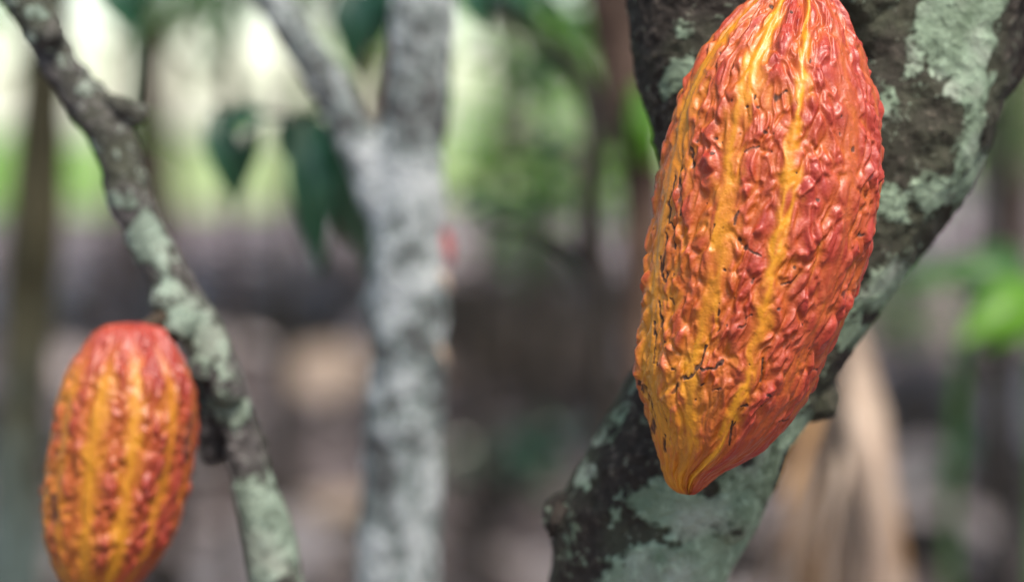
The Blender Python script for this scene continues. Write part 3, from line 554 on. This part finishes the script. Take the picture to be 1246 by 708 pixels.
# a few large things lying on the ground
def big_leaf(name, label, c, L, w, ang, mat, cat):
    p = on_ground(*c); a = math.radians(ang); d = np.array([math.cos(a), math.sin(a), 0])*L/2
    V, Q = leaf_arrays(p-d+np.array([0, 0, .05]), p+d+np.array([0, 0, .16]), w, (0, -.5, 1), .22, -.4, 14)
    o = link(name, mesh_np(name, V, Q), mat); m = o.modifiers.new('t', 'SOLIDIFY'); m.thickness = .004; tag(o, label, cat)
big_leaf('fallen_leaf', 'large tan dry fallen leaf on the soil left of the pale grey trunk', (400, 505), .75, .42, 60, M['dry'], 'dry leaf')
big_leaf('fallen_leaf', 'pinkish dry fallen leaf on the far soil right of the pale grey trunk', (740, 430), .4, .25, 80, M['dry'], 'dry leaf')
big_leaf('fallen_leaf', 'dried leaf lying by the bottom edge left of the pale grey trunk', (400, 690), .35, .22, 20, M['dry'], 'dry leaf')
def log(label, c0, c1, r):
    a = on_ground(*c0); b = on_ground(*c1); t = np.linspace(0, 1, 24)[:, None]; P = a*(1-t)+b*t+np.array([0, 0, r*.7]); P[:, 2] += .04*np.sin(t[:, 0]*5)
    tag(link('fallen_log', tube_mesh('fallen_log', P, np.linspace(r, r*.7, 24), nseg=20, wob=.5, wl=.25), M['dark']), label, 'log')
log('dark fallen log on the soil right of the pale grey trunk', (540, 460), (780, 430), .24)
log('dark fallen log on the soil left of the pale grey trunk', (230, 470), (450, 420), .15)
# ------------------------------------------------------------------ bushes and background trees
def foliage(center, rad, n, size, seed, flat=1.):
    r = np.random.RandomState(seed); Vs = []; Qs = []; k = 0
    cl = r.normal(size=(max(4, n//22), 3)); cl /= np.linalg.norm(cl, axis=1)[:, None]; cl *= (r.random((len(cl), 1))**.45)
    for q in range(n):
        c = cl[r.randint(len(cl))]+r.normal(size=3)*.16; p = np.array(center)+c*np.array(rad)
        d = r.normal(size=3)*[1, 1, .5]+[0, 0, -.5]; d /= np.linalg.norm(d); L = size*r.uniform(.6, 1.3)
        V, Q = leaf_arrays(p, p+d*L, L*.4, r.normal(size=3)*.5+[0, 0, 1], .12, .3, 3); Vs.append(V); Qs.append(Q+k); k += len(V)
    return np.vstack(Vs), np.vstack(Qs)
def bush(label, px, pyb, D, w, h, n, size, mat, seed, group='bushes under the trees', z0=None):
    g = on_ground(px, 160+1.1*F/D); o = empty('bush', label, 'bush', group, tuple(g))
    V, Q = foliage((g[0], g[1], h*.55), (w/2, w/2, h*.5), n, size, seed); keep(link('foliage', mesh_np('foliage', V, Q, True), M[mat]), o)
    for k in range(3):
        a = k*2.1+seed; P = catmull([(g[0], g[1], -.02), (g[0]+.1*w*math.cos(a), g[1]+.1*w*math.sin(a), h*.35), (g[0]+.28*w*math.cos(a), g[1]+.28*w*math.sin(a), h*.8)], 6)
        keep(link('stem', tube_mesh('stem', P, np.linspace(.02, .006, len(P)), nseg=8), M['dark']), o)
bush('light green bush right of the pale grey trunk, behind the far soil', 610, 0, 24., 1.5, 2.0, 190, .24, 'leaf_lime', 3)
bush('taller light green bush just left of the brown leaning trunk', 700, 0, 26, 1.8, 2.7, 240, .28, 'leaf_lime', 4)
bush('dark green bush behind the crooked vine', 665, 0, 13., .7, 1.0, 160, .16, 'leaf_mid', 5)
bush('low dark green seedling left of the trunk of the large pod', 625, 0, 6.4, .34, .36, 50, .12, 'leaf_dark', 6)
bush('green bush far behind the small pod at the left', 30, 0, 30, 3.6, 1.0, 400, .25, 'leaf_lime', 7)
bush('low dark leaved bush on the dark soil between the pale grey trunk and the vine', 655, 0, 9.5, .9, .5, 200, .15, 'dry_dark', 16)
bush('small green bush right of the large pod, under the lime leaves', 1110, 0, 12., .6, .75, 120, .14, 'leaf_mid', 9)
bush('dark green bush at the right edge', 1246, 0, 22., 1.6, 1.5, 300, .2, 'leaf_mid', 10)
def bg_tree(label, px, D, H, cw, cz, ch_, n, size, mat, seed, r=.08, tm='brown', loc=None):
    g = on_ground(px, 160+1.1*F/D) if loc is None else np.array([*loc, 0.]); o = empty('background_tree', label, 'tree', 'shade trees in the background', tuple(g))
    rs = np.random.RandomState(seed); a = rs.uniform(-.3, .3, 4)
    P = catmull([(g[0], g[1], -.05), (g[0]+a[0], g[1], H*.35), (g[0]+a[1], g[1]+a[2], H*.7), (g[0]+a[3], g[1], H)], 8)
    keep(link('trunk', tube_mesh('trunk', P, np.linspace(r, r*.35, len(P)), nseg=12, wob=.2, wl=.3), M[tm]), o)
    for k in range(3):
        b = P[len(P)//3+k*4]; e = b+np.array([rs.uniform(-1, 1)*cw*.35, rs.uniform(-1, 1)*cw*.35, rs.uniform(.5, 1.2)]); Q_ = catmull([b, (b+e)/2+[0, 0, .1], e], 6)
        keep(link('limb', tube_mesh('limb', Q_, np.linspace(r*.5, r*.15, len(Q_)), nseg=8), M[tm]), o)
    V, Q = foliage((g[0], g[1], cz), (cw/2, cw/2, ch_/2), n, size, seed); keep(link('crown', mesh_np('crown', V, Q), M[mat]), o)
# crowns of the near trees, above the frame
for tr, c, rd, n in ((tree, (.1, 1.9, 3.2), (2.1, 1.5, .9), 900), (t2, (-.6, 1.9, 3.7), (1.8, 1.6, .8), 650), (t3, (-1.7, 2.6, 3.4), (1.5, 1.6, .8), 450), (t4, (1.3, 3.0, 3.8), (1.8, 1.6, .8), 500)):
    V, Q = foliage(c, rd, n, .3, int(n)); keep(link('crown', mesh_np('crown', V, Q), M['leaf_mid']), tr)
# cacao rows whose crowns shade the plot
k = 0
for (px, D, mat, cz, lab) in [(-300, 6, 'leaf_mid', 3.5, 'cacao tree outside the left edge in the near row'), (1500, 7, 'leaf_mid', 3.6, 'cacao tree outside the right edge in the near row'), (520, 10, 'leaf_mid', 4.4, 'brown trunked shade tree behind the pale grey trunk'),
        (120, 12, 'leaf_mid', 4.0, 'brown trunked shade tree behind the thin branch'), (900, 13, 'leaf_mid', 4.2, 'shade tree hidden mostly by the large pod'), (1235, 16, 'leaf_mid', 4.2, 'brown trunked shade tree near the right edge'),
        (230, 19, 'leaf_mid', 3.7, 'slim shade tree left of the drooping leaves, mid distance'), (420, 15, 'leaf_mid', 3.5, 'slim shade tree right of the drooping leaves, behind the fork')]:
    k += 1; bg_tree(lab, px, D, 3.6+.1*k, 4.2, cz, 2.6, 1500, .34, mat, 40+k, .07+.004*D/4)
for (px, D, cw, cz, chh, n, lab) in [(-40, 75, 7, 5.2, 4.5, 260, 'sunlit far tree beyond the grass at the left edge'), (215, 90, 9, 6.6, 5, 300, 'sunlit far tree beyond the grass, left of centre'), (470, 80, 7, 4.6, 4.6, 360, 'sunlit far tree beyond the grass behind the fork'), (600, 70, 6, 5.2, 4.0, 260, 'sunlit far tree beyond the grass right of the pale grey trunk'),
        (760, 60, 7, 3.6, 4.4, 600, 'sunlit far tree beyond the grass behind the leaning trunk'), (1230, 56, 8, 3.6, 5.0, 900, 'sunlit far tree beyond the grass at the right edge'), (1060, 60, 8, 3.2, 5, 900, 'sunlit far tree behind the forked trunk')]:
    k += 1; bg_tree(lab, px, D, cz+1, cw, cz, chh, n, .8, 'leaf_far', 80+k, .16)
for lab, x, y in [('plantation tree added for shade behind the viewer on the left', -3.2, -3.5), ('plantation tree added for shade behind the viewer on the right', 3.6, -5.5), ('plantation tree added for shade behind the viewer in the middle', .2, -5.8), ('plantation tree added for shade to the left of the viewer', -4.6, .6), ('plantation tree added for shade to the right of the viewer', 4.4, .4), ('plantation tree added for shade right of the thick trunk, out of frame', 4.2, 4.2), ('plantation tree added for shade left of the two pods, out of frame', -4.4, 4.8)]:
    k += 1; bg_tree(lab, 0, 0, 3.6, 4.4, 2.5, 3.4, 1100, .34, 'leaf_mid', 120+k, .09, 'brown', (x, y))  # unseen trees added around the camera to cut sky fill and deepen shade
# ------------------------------------------------------------------ light, sky, camera
w = bpy.data.worlds.new('World'); SC.world = w; w.use_nodes = True; nt = w.node_tree; nt.nodes.clear()
sky = nt.nodes.new('ShaderNodeTexSky'); sky.sky_type = 'NISHITA'; sky.sun_disc = False
EL, AZ = math.radians(58), math.radians(155)      # azimuth from +Y towards +X
sky.sun_elevation = EL; sky.sun_rotation = AZ; sky.air_density = 1.; sky.dust_density = 1.5; sky.ozone_density = 1.
bg = nt.nodes.new('ShaderNodeBackground'); bg.inputs['Strength'].default_value = .15; out = nt.nodes.new('ShaderNodeOutputWorld')
nt.links.new(sky.outputs[0], bg.inputs[0]); nt.links.new(bg.outputs[0], out.inputs[0])
sd = bpy.data.lights.new('sun', 'SUN'); sd.energy = 2.4; sd.angle = math.radians(12); sd.color = (1, .95, .88); so = bpy.data.objects.new('sun', sd); C.objects.link(so)
dirv = Vector((math.sin(AZ)*math.cos(EL), math.cos(AZ)*math.cos(EL), math.sin(EL))); so.rotation_euler = dirv.to_track_quat('Z', 'Y').to_euler()
cd = bpy.data.cameras.new('camera'); cam = bpy.data.objects.new('camera', cd); C.objects.link(cam); cam.location = CAM; cam.rotation_euler = (math.pi/2-PH, 0, 0)
cd.lens = 85; cd.sensor_width = 36; cd.clip_start = .05; cd.clip_end = 2000; cd.dof.use_dof = True; cd.dof.focus_distance = .862; cd.dof.aperture_fstop = 3.7
SC.camera = cam
SC.view_settings.view_transform = 'Standard'; SC.view_settings.look = 'None'; SC.view_settings.exposure = 1.42; SC.view_settings.use_white_balance = True; SC.view_settings.white_balance_temperature = 7000; SC.view_settings.white_balance_tint = 8; SC.view_settings.gamma = 1
